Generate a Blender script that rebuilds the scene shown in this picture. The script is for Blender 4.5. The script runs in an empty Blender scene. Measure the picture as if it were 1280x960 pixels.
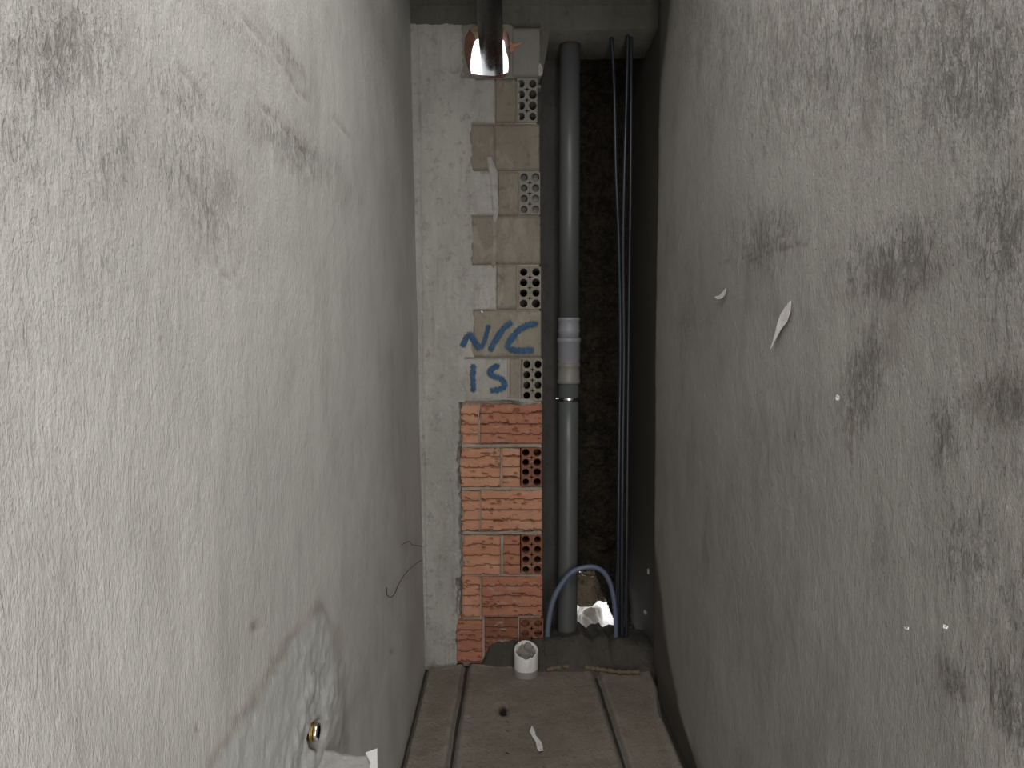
import bpy, math
import numpy as np
from mathutils import Vector, Matrix, Euler

C = bpy.context.scene.collection
# ------------------------------------------------------------------ camera
F = 870.0
D = 3.11                                   # distance of the end wall
PITCH = math.atan(45/F); YAW = math.atan(6/F)
ROT = Euler((math.pi/2-PITCH, 0, -YAW), 'XYZ').to_matrix()
RN = np.array(ROT)
def ray(u, v):
    return RN @ np.array([(u-640)/F, (480-v)/F, -1.0])
_r = ray(590, 828)
H = -D*_r[2]/_r[1]                         # eye height, so that the floor meets the end wall there
cam = bpy.data.cameras.new('camera'); co = bpy.data.objects.new('camera', cam); C.objects.link(co)
cam.sensor_width = 36; cam.lens = F/1280*36; cam.clip_start = 0.02
co.location = (0, 0, H); co.rotation_euler = (math.pi/2-PITCH, 0, -YAW)
bpy.context.scene.camera = co
# ------------------------------------------------------------------ sky and added fill lights
S = bpy.context.scene
w = bpy.data.worlds.new('overcast_sky'); S.world = w; w.use_nodes = True
bg = w.node_tree.nodes['Background']; bg.inputs[0].default_value = (0.93, 0.96, 1.0, 1); bg.inputs[1].default_value = 2.6
def area(name, loc, aim, sx, sy, power, col):
    l = bpy.data.lights.new(name, 'AREA'); l.shape = 'RECTANGLE'; l.size = sx; l.size_y = sy
    l.energy = power; l.color = col
    o = bpy.data.objects.new(name, l); C.objects.link(o); o.location = loc
    o.rotation_euler = (Vector(aim)-Vector(loc)).to_track_quat('-Z', 'Z').to_euler()
    return o
# added fill lights, no openings modelled: one under the roof, two behind the viewer
area('roof_opening_daylight', (0.1, 0.68, 3.04), (0.1, 0.681, 0), 0.8, 1.7, 37.0, (1.0, 0.99, 0.965))
area('window_daylight', (0.5, -0.5, 1.4), (-0.1, 3.1, 1.4), 0.6, 2.0, 18.0, (1.0, 0.985, 0.95))
area('doorway_daylight', (0.2, -0.9, 0.5), (0.1, 3.0, 0.3), 0.8, 0.8, 16.0, (1.0, 0.985, 0.95))
S.view_settings.view_transform = 'Standard'; S.view_settings.look = 'None'
S.view_settings.gamma = 1; S.view_settings.use_curve_mapping = False
S.view_settings.exposure = 0.08
YF = -2.6; YR = 0.40; XO = 2.4              # the room the viewer stands in: its back, where the narrow passage starts, its right side

# ------------------------------------------------------------------ helpers
def P(u, v, Y=D):
    r = ray(u, v); t = Y/r[1]
    return np.array([r[0]*t, Y, H+r[2]*t])
def on_floor(u, v, z=0.0):
    r = ray(u, v); t = (z-H)/r[2]
    return np.array([r[0]*t, r[1]*t, z])
def project(pts):
    q = (pts-np.array([0, 0, H])) @ RN
    z = np.minimum(q[..., 2], -1e-3)
    return 640+F*q[..., 0]/-z, 480-F*q[..., 1]/-z, -q[..., 2]
def _h(xi, yi, s):
    M = np.uint64(0xffffffff)
    h = (xi.astype(np.int64).astype(np.uint64)*np.uint64(374761393)+yi.astype(np.int64).astype(np.uint64)*np.uint64(668265263)+np.uint64(s*144269+77)) & M
    h = ((h ^ (h >> np.uint64(13)))*np.uint64(1274126177)) & M
    h = (h ^ (h >> np.uint64(16))) & M
    return h.astype(float)/4294967295.0
def vn(x, y, s=0):
    x, y = np.broadcast_arrays(np.asarray(x, float), np.asarray(y, float))
    xi = np.floor(x); yi = np.floor(y); fx = x-xi; fy = y-yi
    fx = fx*fx*(3-2*fx); fy = fy*fy*(3-2*fy); xi = xi+5000; yi = yi+5000
    a = _h(xi, yi, s); b = _h(xi+1, yi, s); c = _h(xi, yi+1, s); d = _h(xi+1, yi+1, s)
    return (a*(1-fx)+b*fx)*(1-fy)+(c*(1-fx)+d*fx)*fy
def fbm(x, y, s=0, o=4):
    t = 0; a = 0.5; x = np.asarray(x, float); y = np.asarray(y, float)
    for i in range(o):
        t = t+a*(vn(x, y, s+i*7)-0.5)*2; x = x*2.03+3.1; y = y*2.03+1.7; a *= 0.5
    return t
def sstep(a, b, x):
    t = np.clip((x-a)/(b-a), 0, 1); return t*t*(3-2*t)

def meta(o, label=None, cat=None, group=None, kind=None):
    if label: o['label'] = label
    if cat: o['category'] = cat
    if group: o['group'] = group
    if kind: o['kind'] = kind
    return o
def obj(name, verts, faces, mats, parent=None, smooth=True, fmat=None, attrs=None):
    v = np.asarray(verts, float).reshape(-1, 3)
    lo = v.min(0); hi = v.max(0); c = np.array([(lo[0]+hi[0])/2, (lo[1]+hi[1])/2, lo[2]])
    me = bpy.data.meshes.new(name)
    me.from_pydata((v-c).tolist(), [], [tuple(int(i) for i in f) for f in faces])
    for m in (mats if isinstance(mats, (list, tuple)) else [mats]): me.materials.append(m)
    if fmat is not None: me.polygons.foreach_set('material_index', list(fmat))
    me.polygons.foreach_set('use_smooth', [smooth]*len(me.polygons))
    for k, a in (attrs or {}).items():
        at = me.attributes.new(k, 'FLOAT', 'POINT'); at.data.foreach_set('value', np.asarray(a, float).ravel())
    me.update()
    o = bpy.data.objects.new(name, me); C.objects.link(o); o['_w'] = [float(i) for i in c]
    if parent is not None:
        o.parent = parent; pw = world_loc(parent); o.location = Vector(c)-pw
    else: o.location = c
    return o
def world_loc(o):
    p = Vector(o.location)
    while o.parent: o = o.parent; p = p+Vector(o.location)
    return p
def empty(name, loc):
    o = bpy.data.objects.new(name, None); C.objects.link(o); o.location = loc; o.empty_display_size = 0.05
    return o
def grid_faces(n, m, flip=False):
    i, j = np.meshgrid(np.arange(n-1), np.arange(m-1), indexing='ij')
    a = (i*m+j).ravel(); f = np.stack([a, a+1, a+m+1, a+m], 1)
    return f[:, ::-1] if flip else f
def tube(pts, r, seg=16, caps=True):
    """pts: polyline, r: radius or list of radii"""
    pts = [Vector(p) for p in pts]; n = len(pts)
    rr = r if hasattr(r, '__len__') else [r]*n
    vs = []; fs = []; up = None
    for i, p in enumerate(pts):
        t = (pts[min(i+1, n-1)]-pts[max(i-1, 0)])
        if t.length < 1e-9: t = Vector((0, 0, 1))
        t.normalize()
        if up is None:
            up = Vector((0, 1, 0)) if abs(t.y) < 0.9 else Vector((0, 0, 1))
        a = (up-t*up.dot(t)).normalized(); up = a; b = t.cross(a)
        for k in range(seg):
            th = 2*math.pi*k/seg; vs.append(p+(a*math.cos(th)+b*math.sin(th))*rr[i])
    for i in range(n-1):
        for k in range(seg):
            k2 = (k+1) % seg; fs.append((i*seg+k, i*seg+k2, (i+1)*seg+k2, (i+1)*seg+k))
    if caps:
        fs.append(tuple(range(seg))[::-1]); fs.append(tuple((n-1)*seg+k for k in range(seg)))
    return [tuple(v) for v in vs], fs
def spline(pts, n=40):
    pts = [np.asarray(p, float) for p in pts]; q = [2*pts[0]-pts[1]]+pts+[2*pts[-1]-pts[-2]]; out = []
    k = max(2, n//(len(pts)-1))
    for i in range(1, len(q)-2):
        for j in range(k):
            t = j/k; a, b, c, d = q[i-1:i+3]
            out.append(0.5*((2*b)+(c-a)*t+(2*a-5*b+4*c-d)*t*t+(3*b-a-3*c+d)*t**3))
    out.append(pts[-1]); return out
def box(lo, hi):
    x0, y0, z0 = lo; x1, y1, z1 = hi
    v = [(x0,y0,z0),(x1,y0,z0),(x1,y1,z0),(x0,y1,z0),(x0,y0,z1),(x1,y0,z1),(x1,y1,z1),(x0,y1,z1)]
    f = [(0,3,2,1),(4,5,6,7),(0,1,5,4),(1,2,6,5),(2,3,7,6),(3,0,4,7)]
    return v, f
def boxes(lst):
    V = []; Fc = []
    for lo, hi in lst:
        v, f = box(lo, hi); n = len(V); V += v; Fc += [tuple(i+n for i in q) for q in f]
    return V, Fc
def prism(front, back):
    n = len(front); V = list(front)+list(back)
    Fc = [tuple(range(n)), tuple(range(2*n-1, n-1, -1))]+[(i, n+i, n+(i+1) % n, (i+1) % n) for i in range(n)]
    return V, Fc

# ------------------------------------------------------------------ materials
class NT:
    def __init__(s, name):
        s.m = bpy.data.materials.new(name); s.m.use_nodes = True; s.t = s.m.node_tree
        s.b = s.t.nodes['Principled BSDF']; s.tc = s.t.nodes.new('ShaderNodeTexCoord')
        s.geo = s.t.nodes.new('ShaderNodeNewGeometry')
    def link(s, a, b): s.t.links.new(a, b)
    def noise(s, scale, sx=1, sy=1, sz=1, detail=4, rough=0.55, dist=0.0, off=0.0):
        mp = s.t.nodes.new('ShaderNodeMapping'); mp.inputs['Scale'].default_value = (sx, sy, sz); mp.inputs['Location'].default_value = (off, off, off)
        s.link(s.geo.outputs['Position'], mp.inputs[0])
        n = s.t.nodes.new('ShaderNodeTexNoise'); n.inputs['Scale'].default_value = scale; n.inputs['Detail'].default_value = detail
        n.inputs['Roughness'].default_value = rough; n.inputs['Distortion'].default_value = dist
        s.link(mp.outputs[0], n.inputs['Vector']); return n.outputs[0]
    def ramp(s, x, a, b):
        n = s.t.nodes.new('ShaderNodeMapRange'); n.interpolation_type = 'SMOOTHSTEP'
        n.inputs[1].default_value = a; n.inputs[2].default_value = b; s.link(x, n.inputs[0]); return n.outputs[0]
    def math(s, op, a, b=None, c=None):
        n = s.t.nodes.new('ShaderNodeMath'); n.operation = op
        for i, x in enumerate((a, b, c)):
            if x is None: continue
            if isinstance(x, (int, float)): n.inputs[i].default_value = x
            else: s.link(x, n.inputs[i])
        return n.outputs[0]
    def mix(s, f, a, b):
        n = s.t.nodes.new('ShaderNodeMix'); n.data_type = 'RGBA'
        for i, x in ((0, f), (6, a), (7, b)):
            if isinstance(x, (int, float)): n.inputs[i].default_value = x
            elif isinstance(x, tuple): n.inputs[i].default_value = (*x, 1)
            else: s.link(x, n.inputs[i])
        return n.outputs[2]
    def attr(s, name):
        n = s.t.nodes.new('ShaderNodeAttribute'); n.attribute_name = name; return n.outputs['Fac']
    def bump(s, h, dist, strength=1.0, prev=None):
        n = s.t.nodes.new('ShaderNodeBump'); n.inputs['Distance'].default_value = dist; n.inputs['Strength'].default_value = strength
        s.link(h, n.inputs['Height'])
        if prev is not None: s.link(prev, n.inputs['Normal'])
        return n.outputs[0]
    def done(s, col, rough=0.85, nrm=None, metal=0.0, spec=0.3):
        if isinstance(col, tuple): s.b.inputs['Base Color'].default_value = (*col, 1)
        else: s.link(col, s.b.inputs['Base Color'])
        if isinstance(rough, (int, float)): s.b.inputs['Roughness'].default_value = rough
        else: s.link(rough, s.b.inputs['Roughness'])
        s.b.inputs['Metallic'].default_value = metal; s.b.inputs['Specular IOR Level'].default_value = spec
        if nrm is not None: s.link(nrm, s.b.inputs['Normal'])
        return s.m

def plaster(name, base, pale, dark, streak_base, streak_dirt_shade, bumpd, patch_shade):
    """brushed cement render: vertical brush grooves, pitted dark streaks where 'dirt' is high, 'stain' = damp tide marks, 'patch' = newer cement"""
    s = NT(name)
    big = s.noise(1.7, detail=5, rough=0.6); mid = s.noise(7, 1, 1, .5, detail=5, rough=0.65, off=3)
    fine = s.noise(300, 1, 1, .6, detail=2)
    groove = s.noise(1, 105, 105, 27, detail=4, rough=0.65, dist=1.1)
    pits = s.noise(1, 110, 95, 26, detail=5, rough=0.72, dist=1.4, off=7)
    blot = s.noise(30, detail=4, rough=0.7, off=11)
    dirt_shade = s.attr('dirt'); stain = s.attr('stain'); patch = s.attr('patch')
    c = s.mix(s.ramp(big, .35, .65), base, pale)
    c = s.mix(s.math('MULTIPLY', s.ramp(mid, .45, .75), .35), c, dark)
    c = s.mix(s.math('MULTIPLY', s.ramp(groove, .55, .75), .12), c, dark)
    dn = s.noise(1, 34, 60, 30, detail=7, rough=.78, dist=1.0, off=41); dd = s.math('MULTIPLY', s.ramp(dirt_shade, .1, .9), s.ramp(s.math('ADD', s.math('MULTIPLY', dn, .75), s.math('MULTIPLY', mid, .25)), .44, .58))
    c = s.mix(s.math('MULTIPLY', dd, .52), c, tuple(x*y for x, y in zip(dark, (1.0, .97, .9))))
    amt = s.math('MULTIPLY_ADD', dirt_shade, streak_dirt_shade, streak_base)
    pits2 = s.noise(1, 230, 210, 95, detail=4, rough=0.75, dist=1.0, off=17)
    pm = s.ramp(s.math('ADD', pits, s.math('MULTIPLY', amt, .22)), .64, .84)
    pm2 = s.ramp(s.math('ADD', pits2, s.math('MULTIPLY', amt, .20)), .66, .84)
    pm = s.math('MAXIMUM', pm, pm2)
    grain = s.noise(1, 330, 330, 170, detail=3, rough=.75, off=3)
    c = s.mix(s.math('MULTIPLY', s.ramp(grain, .50, .72), .28), c, dark)
    c = s.mix(s.math('MULTIPLY', pm, .62), c, tuple(x*.45 for x in dark))
    spk = s.noise(1, 60, 75, 48, detail=6, rough=.8, dist=1.5, off=51)
    c = s.mix(s.math('MULTIPLY', s.ramp(s.math('ADD', spk, s.math('MULTIPLY', dirt_shade, .05)), .625, .70), .55), c, tuple(x*.5 for x in dark))
    hl = s.ramp(s.noise(1, 190, 160, 40, detail=3, rough=.7, off=21), .70, .76)
    c = s.mix(s.math('MULTIPLY', hl, .3), c, tuple(min(1, x*1.7) for x in base))
    c = s.mix(s.math('MULTIPLY', patch, patch_shade[1]), c, patch_shade[0])
    c = s.mix(s.math('MULTIPLY', stain, .72), c, tuple(x*y for x, y in zip(dark, (.8, .72, .62))))
    ng = s.math('SUBTRACT', 1.0, s.math('MULTIPLY', patch, .6))
    h = s.math('MULTIPLY', groove, ng)
    h = s.math('MULTIPLY_ADD', pm, -.35, h)
    h = s.math('MULTIPLY_ADD', blot, .8, h); h = s.math('MULTIPLY_ADD', grain, .5, h); h = s.math('MULTIPLY_ADD', pits2, .5, h)
    n = s.bump(h, bumpd)
    n = s.bump(fine, .0006, 1, n)
    return s.done(c, .82, n)

M = {}
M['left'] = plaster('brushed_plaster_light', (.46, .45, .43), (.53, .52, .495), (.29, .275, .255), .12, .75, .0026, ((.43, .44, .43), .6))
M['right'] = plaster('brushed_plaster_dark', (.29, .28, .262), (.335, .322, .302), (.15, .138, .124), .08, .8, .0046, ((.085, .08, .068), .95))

def concrete(name, a, b, dark, sc=1.0, bd=.004, spots=.5, smear=None):
    s = NT(name)
    n1 = s.noise(5*sc, 1, 1, .35, detail=6, rough=.65); n2 = s.noise(26*sc, detail=5, rough=.7, off=5); n3 = s.noise(220, detail=3, rough=.7)
    c = s.mix(s.ramp(n1, .35, .65), a, b)
    c = s.mix(s.math('MULTIPLY', s.ramp(n2, .52, .72), spots), c, dark)
    c = s.mix(s.math('MULTIPLY', s.ramp(n3, .55, .7), .3), c, dark)
    st = s.noise(1, 42, 42, 4, detail=5, rough=.7, dist=.8, off=13); c = s.mix(s.math('MULTIPLY', s.ramp(st, .5, .7), spots*.45), c, dark)
    hi = s.noise(55, 1, 1, .6, detail=4, rough=.75, off=23); c = s.mix(s.math('MULTIPLY', s.ramp(hi, .58, .7), .35), c, tuple(min(.85, x*1.45) for x in a))
    if smear:
        sm = s.noise(11, 1, 1, .55, detail=6, rough=.68, dist=.5, off=31); c = s.mix(s.math('MULTIPLY', s.ramp(sm, .50, .62), smear[1]), c, smear[0])
    n = s.bump(n2, bd); n = s.bump(n3, bd*.35, 1, n)
    return s.done(c, .88, n)
M['column'] = concrete('column_render', (0.434, 0.420, 0.392), (0.336, 0.325, 0.301), (0.224, 0.210, 0.182) , bd=.008, spots=.75)
M['palecoat'] = concrete('pale_render', (0.405, 0.392, 0.371), (0.338, 0.324, 0.304), (0.230, 0.209, 0.189), bd=.007, spots=.7, smear=((0.257, 0.230, 0.189), .45))
M['brown'] = concrete('brown_brick', (0.202, 0.172, 0.134), (0.240, 0.215, 0.176), (0.130, 0.111, 0.088), bd=.006, spots=.8, smear=((0.312, 0.286, 0.247), .5))
M['tan'] = concrete('tan_brick', (0.270, 0.243, 0.196), (0.223, 0.203, 0.169), (0.135, 0.121, 0.095), bd=.006, spots=.8, smear=((0.365, 0.338, 0.297), .5))
M['greybrick'] = concrete('grey_brick', (0.192, 0.182, 0.168), (0.228, 0.216, 0.198), (0.132, 0.120, 0.108), bd=.002, spots=.25)
M['mortar'] = concrete('mortar', (0.264, 0.246, 0.222), (0.348, 0.330, 0.300), (0.144, 0.132, 0.120), bd=.004)
M['joint'] = concrete('joint_mortar', (0.300, 0.247, 0.203), (0.375, 0.323, 0.270), (0.165, 0.120, 0.090), bd=.005)
M['beam'] = concrete('beam_concrete', (0.124, 0.118, 0.104), (0.092, 0.086, 0.074), (0.056, 0.050, 0.036), bd=.004)
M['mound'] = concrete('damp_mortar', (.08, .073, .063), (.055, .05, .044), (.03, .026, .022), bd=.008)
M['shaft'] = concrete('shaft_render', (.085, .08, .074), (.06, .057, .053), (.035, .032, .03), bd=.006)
M['floor'] = concrete('floor_base', (.05, .045, .04), (.04, .036, .03), (.02, .018, .015))
M['ceiling'] = concrete('ceiling_concrete', (.2, .19, .18), (.16, .15, .14), (.1, .095, .09))
M['ledge'] = concrete('ledge_mortar', (.42, .41, .39), (.36, .35, .33), (.24, .22, .2), bd=.004)
M['white'] = concrete('white_chip', (.8, .8, .78), (.7, .7, .68), (.5, .5, .48), bd=.002, spots=.3)
M['foam'] = concrete('yellow_foam', (.17, .135, .08), (.13, .105, .065), (.08, .06, .04), bd=.004)
M['palefoam'] = concrete('pale_foam', (.62, .52, .36), (.5, .4, .25), (.3, .22, .12), bd=.004)
M['outground'] = concrete('outdoor_ground', (.62, .60, .57), (.55, .53, .5), (.4, .38, .35))
M['stone'] = concrete('pale_stone', (.44, .42, .39), (.36, .33, .30), (.22, .18, .14), sc=3, bd=.004, spots=.6)

def slabmat():
    s = NT('sandy_cement_slab')
    n1 = s.noise(3.2, detail=5, rough=.6); n2 = s.noise(75, detail=5, rough=.75); n3 = s.noise(260, detail=3, rough=.7); n4 = s.noise(14, detail=6, rough=.7, off=9)
    c = s.mix(s.ramp(n1, .35, .65), (.33, .285, .235), (.27, .23, .188))
    c = s.mix(s.math('MULTIPLY', s.ramp(n4, .5, .7), .4), c, (.17, .142, .11))
    c = s.mix(s.math('MULTIPLY', s.ramp(n2, .52, .66), .6), c, (.13, .108, .085))
    c = s.mix(s.math('MULTIPLY', s.ramp(n3, .62, .72), .5), c, (.38, .345, .30))
    c = s.mix(s.attr('dirt'), c, (.025, .022, .02))
    c = s.mix(s.math('MULTIPLY', s.attr('pale'), .8), c, (.36, .34, .31))
    n = s.bump(n2, .012); n = s.bump(n3, .004, 1, n)
    return s.done(c, .8, n)
M['slab'] = slabmat()

def brickmat(name, a, b):
    s = NT(name)
    n1 = s.noise(9, .5, 1, 1.6, detail=5, rough=.65); n2 = s.noise(1, 30, 30, 120, detail=4, rough=.7); n3 = s.noise(200, detail=3)
    c = s.mix(s.ramp(n1, .35, .65), a, b)
    c = s.mix(s.math('MULTIPLY', s.ramp(n2, .5, .7), .35), c, tuple(x*.5 for x in b))
    c = s.mix(s.math('MULTIPLY', s.ramp(s.noise(22, .6, 1, 2, detail=5, rough=.7, off=4), .56, .70), .75), c, (.36, .30, .25))
    c = s.mix(s.math('MULTIPLY', s.attr('dirt'), .65), c, (.12, .06, .038))
    n = s.bump(n2, .002); n = s.bump(n3, .0012, 1, n)
    return s.done(c, .85, n)
M['orange'] = brickmat('fired_clay_orange', (0.50, 0.26, 0.165), (0.43, 0.20, 0.12))
M['red'] = brickmat('fired_clay_red', (0.40, 0.175, 0.11), (0.33, 0.135, 0.085))
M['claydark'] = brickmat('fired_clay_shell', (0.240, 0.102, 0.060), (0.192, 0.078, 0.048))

def pvc(name, col, rough, dust=(.3, .29, .27), amt=.3, spec=.5):
    s = NT(name)
    n1 = s.noise(6, 1, 1, .3, detail=5, rough=.7); n2 = s.noise(1, 300, 300, 20, detail=3)
    c = s.mix(s.math('MULTIPLY', s.ramp(n1, .45, .75), amt), col, dust)
    r = s.math('MULTIPLY_ADD', n1, .25, rough-.1)
    return s.done(c, r, s.bump(n2, .0004), spec=spec)
M['pipe'] = pvc('grey_pvc', (0.088, 0.096, 0.096), .34, (.15, .15, .14), .4)
M['sock'] = pvc('light_grey_pvc', (0.247, 0.247, 0.273), .36, amt=.2)
M['sock2'] = pvc('warm_grey_pvc', (0.202, 0.195, 0.182), .4, amt=.2)
M['black'] = pvc('black_pvc', (.010, .010, .011), .24, (.03, .03, .03), .25)
M['cable'] = pvc('black_cable_skin', (.017, .020, .028), .35, (.05, .05, .05), .3)
M['hose'] = pvc('blue_grey_hose', (.11, .135, .20), .42, (.17, .18, .2), .4)
M['whitepvc'] = pvc('white_pvc', (.66, .65, .64), .45, (.2, .18, .15), .8)
M['dirtypvc'] = pvc('dirty_pvc', (.2, .185, .16), .6, (.1, .09, .08), .6)
s_ = NT('polished_steel'); M['steel'] = s_.done((.75, .75, .76), .22, metal=1.0)
s_ = NT('brass'); M['brass'] = s_.done((.38, .27, .11), .45, s_.bump(s_.noise(200), .0004), metal=1.0)
s_ = NT('rusty_wire'); M['wire'] = s_.done((.025, .022, .02), .6)
s_ = NT('paper_flake'); M['flake'] = s_.done(s_.mix(s_.ramp(s_.noise(60), .4, .7), (.72, .71, .68), (.55, .54, .52)), .8, s_.bump(s_.noise(120), .001))

def rubble():
    s = NT('rubble_earth')
    n1 = s.noise(14, 1, 1, 1, detail=6, rough=.7, dist=1.2); n2 = s.noise(60, detail=5, rough=.75)
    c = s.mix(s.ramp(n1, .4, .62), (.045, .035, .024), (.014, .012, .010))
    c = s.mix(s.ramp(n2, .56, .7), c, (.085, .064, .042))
    n = s.bump(n1, .02); n = s.bump(n2, .006, 1, n)
    return s.done(c, .9, n)
M['rubble'] = rubble()
M['earthstone'] = concrete('earthy_stone', (.40, .31, .21), (.26, .20, .14), (.05, .04, .03), sc=2.5, bd=.02, spots=.8)

def paint():
    s = NT('blue_spray_paint')
    n = s.noise(130, detail=5, rough=.8); n2 = s.noise(30, off=2)
    e = s.attr('edge')
    c = s.mix(s.ramp(n2, .4, .6), (.018, .06, .14), (.03, .09, .18))
    s.done(c, .6, s.bump(n, .0006))
    a = s.ramp(s.math('ADD', e, s.math('MULTIPLY', s.math('SUBTRACT', n, .5), 4.2)), .10, .50)
    s.link(a, s.b.inputs['Alpha'])
    return s.m
M['paint'] = paint()

# ------------------------------------------------------------------ the setting
XL_b = on_floor(530, 836)[0]; XL_t = P(513, 30)[0]; ZT = P(513, 30)[2]
XR = on_floor(806, 846)[0]
ZC = 3.05                                  # ceiling
DB = D+0.72                                # back of the shaft behind the opening
def leftx(z): return XL_b+(XL_t-XL_b)*(z/ZT)
def on_left(u, v):                         # pixel -> point on the left wall
    r = ray(u, v); k = (XL_t-XL_b)/ZT
    t = (XL_b+k*H)/(r[0]-k*r[2]); return np.array([r[0]*t, r[1]*t, H+r[2]*t])
def on_right(u, v):
    r = ray(u, v); t = XR/r[0]; return np.array([r[0]*t, r[1]*t, H+r[2]*t])

def dist_poly(u, v, pl):
    d = np.full(u.shape, 1e9)
    for (x0, y0), (x1, y1) in zip(pl[:-1], pl[1:]):
        dx, dy = x1-x0, y1-y0; t = np.clip(((u-x0)*dx+(v-y0)*dy)/(dx*dx+dy*dy), 0, 1)
        d = np.minimum(d, np.hypot(u-x0-t*dx, v-y0-t*dy))
    return d
def blobs(u, v, lst):
    a = np.zeros(u.shape)
    for cx, cy, rx, ry, rot, k in lst:
        c, s = math.cos(math.radians(rot)), math.sin(math.radians(rot))
        x = (u-cx)*c+(v-cy)*s; y = -(u-cx)*s+(v-cy)*c
        a = np.maximum(a, k*np.exp(-((x/rx)**2+(y/ry)**2)))
    return a
def ysamples(near, far, n, W, y0=-2.6):
    """even on screen in front of the eye, a few rows behind it"""
    a = np.linspace(W/near, W/far, n); front = W/a
    return np.concatenate([np.linspace(y0, near, 26)[:-1], front])

# left wall: a thick slab whose room face is modelled relief
ys = ysamples(.42, D+.02, 430, .4); zs = np.linspace(-.05, ZC+.05, 420)
Yg, Zg = np.meshgrid(ys, zs, indexing='ij'); Xg = leftx(Zg)
pts = np.stack([Xg, Yg, Zg], -1); u, v, dep = project(pts); vis = (dep > .2)
stainL = [(260, 960), (290, 915), (325, 865), (345, 825), (370, 790), (400, 755), (418, 787), (426, 830), (430, 880), (432, 940)]
wob = fbm(u*.06, v*.06, 5)*7
ds = dist_poly(u+wob, v+fbm(u*.05, v*.05, 9)*5, stainL)
stain = np.exp(-(ds/6.5)**2)*vis*(.30+.6*vn(u*.05, v*.05, 3))*np.where(u > 405, .65, 1)
inside = vis*(v > 765)*sstep(0, 12, np.where(v < 825, (u-400+(v-755)*.78), (u-345+(v-825)*.62)))*sstep(0, 10, (412+(v-755)*.16)-u)
chase = dist_poly(u+fbm(u*.1, v*.1, 4)*5, v, [(404, 842), (395, 880), (385, 925), (372, 965)])
patch = np.clip(inside, 0, 1)
dirt_shade = blobs(u, v, [(70, 70, 90, 90, 40, 1), (150, 190, 70, 110, 20, .6), (20, 180, 40, 120, 0, .6), (250, 230, 60, 120, -25, .8), (370, 190, 90, 28, 38, 1), (300, 40, 160, 20, 42, .5),
                    (230, 120, 70, 40, 35, .7), (430, 240, 45, 40, 30, .5), (360, 70, 60, 10, 52, .8), (20, 420, 40, 50, 0, .4), (120, 330, 60, 60, 0, .3)])*vis
dirt_shade = np.clip(dirt_shade+.12*fbm(Yg*3, Zg*2, 8), 0, 1)
rel = .003*fbm(Yg*3.0, Zg*2.0, 1)+.0011*fbm(Yg*26, Zg*13, 2)+.0006*fbm(Yg*75, Zg*30, 12)
rel = rel+dirt_shade*.003*fbm(Yg*40, Zg*22, 6)
ridge = blobs(u, v, [(300, 690, 3, 100, 0, 0)])
rel = rel-.004*np.exp(-(chase/9)**2)*vis*(v > 830)+.004*np.exp(-((chase-14)/5)**2)*vis*(v > 845)+.0015*patch+.003*patch*fbm(Yg*40, Zg*40, 61)+.006*np.exp(-(chase/25)**2)*vis*(v > 820)*fbm(Yg*60, Zg*60, 62)
# diagonal trowel scratches
for pl in ([(285, 0), (345, 70), (372, 115), (385, 125)], [(195, 112), (215, 122), (238, 148)], [(225, 85), (245, 110), (265, 150)], [(322, 130), (350, 155), (385, 198)], [(130, 50), (153, 68)], [(268, 335), (285, 347), (302, 337)], [(415, 148), (437, 172)]):
    d = dist_poly(u+fbm(u*.1, v*.1, 14)*2, v, pl); g = np.exp(-(d/1.6)**2)*vis; rel -= .0022*g; stain = np.maximum(stain, .55*g*(vn(u*.2, v*.2, 4) > .35))
# fitting cavity and small pits: recessed and coloured darker
cav = blobs(u, v, [(397, 918, 10, 22, 18, 1)])*vis; rel -= .035*sstep(.35, .8, cav)
pit = blobs(u, v, [(320, 784, 6, 5, -30, 1), (491, 814, 3, 4, 0, .8), (248, 912, 4, 4, -40, .7), (148, 358-15, 1, 1, 0, 0)])*vis; rel -= .006*pit
stain = np.clip(np.maximum(stain, np.maximum(.8*pit, .9*sstep(.3, .7, cav))), 0, 1)
crk = dist_poly(u, v, [(396, 860), (390, 872), (387, 882)]); stain = np.maximum(stain, .9*np.exp(-(crk/1.2)**2)*vis)
pts[..., 0] += rel
n, m = Yg.shape; V = pts.reshape(-1, 3); Fc = grid_faces(n, m, True).tolist()
nb = len(V); bv, bf = box((XL_t-.25, YF, -.05), (XL_t-.09, D+.02, ZC+.05)); V = np.vstack([V, bv]); Fc += [tuple(i+nb for i in f) for f in bf]
z8 = np.zeros(8)
wl = obj('wall_left', V, Fc, M['left'], attrs={'dirt': np.r_[dirt_shade.ravel(), z8], 'stain': np.r_[stain.ravel(), z8], 'patch': np.r_[patch.ravel(), z8]})
meta(wl, 'pale grey brushed plaster wall on the left with a tide mark low down', 'wall', kind='structure')

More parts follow.
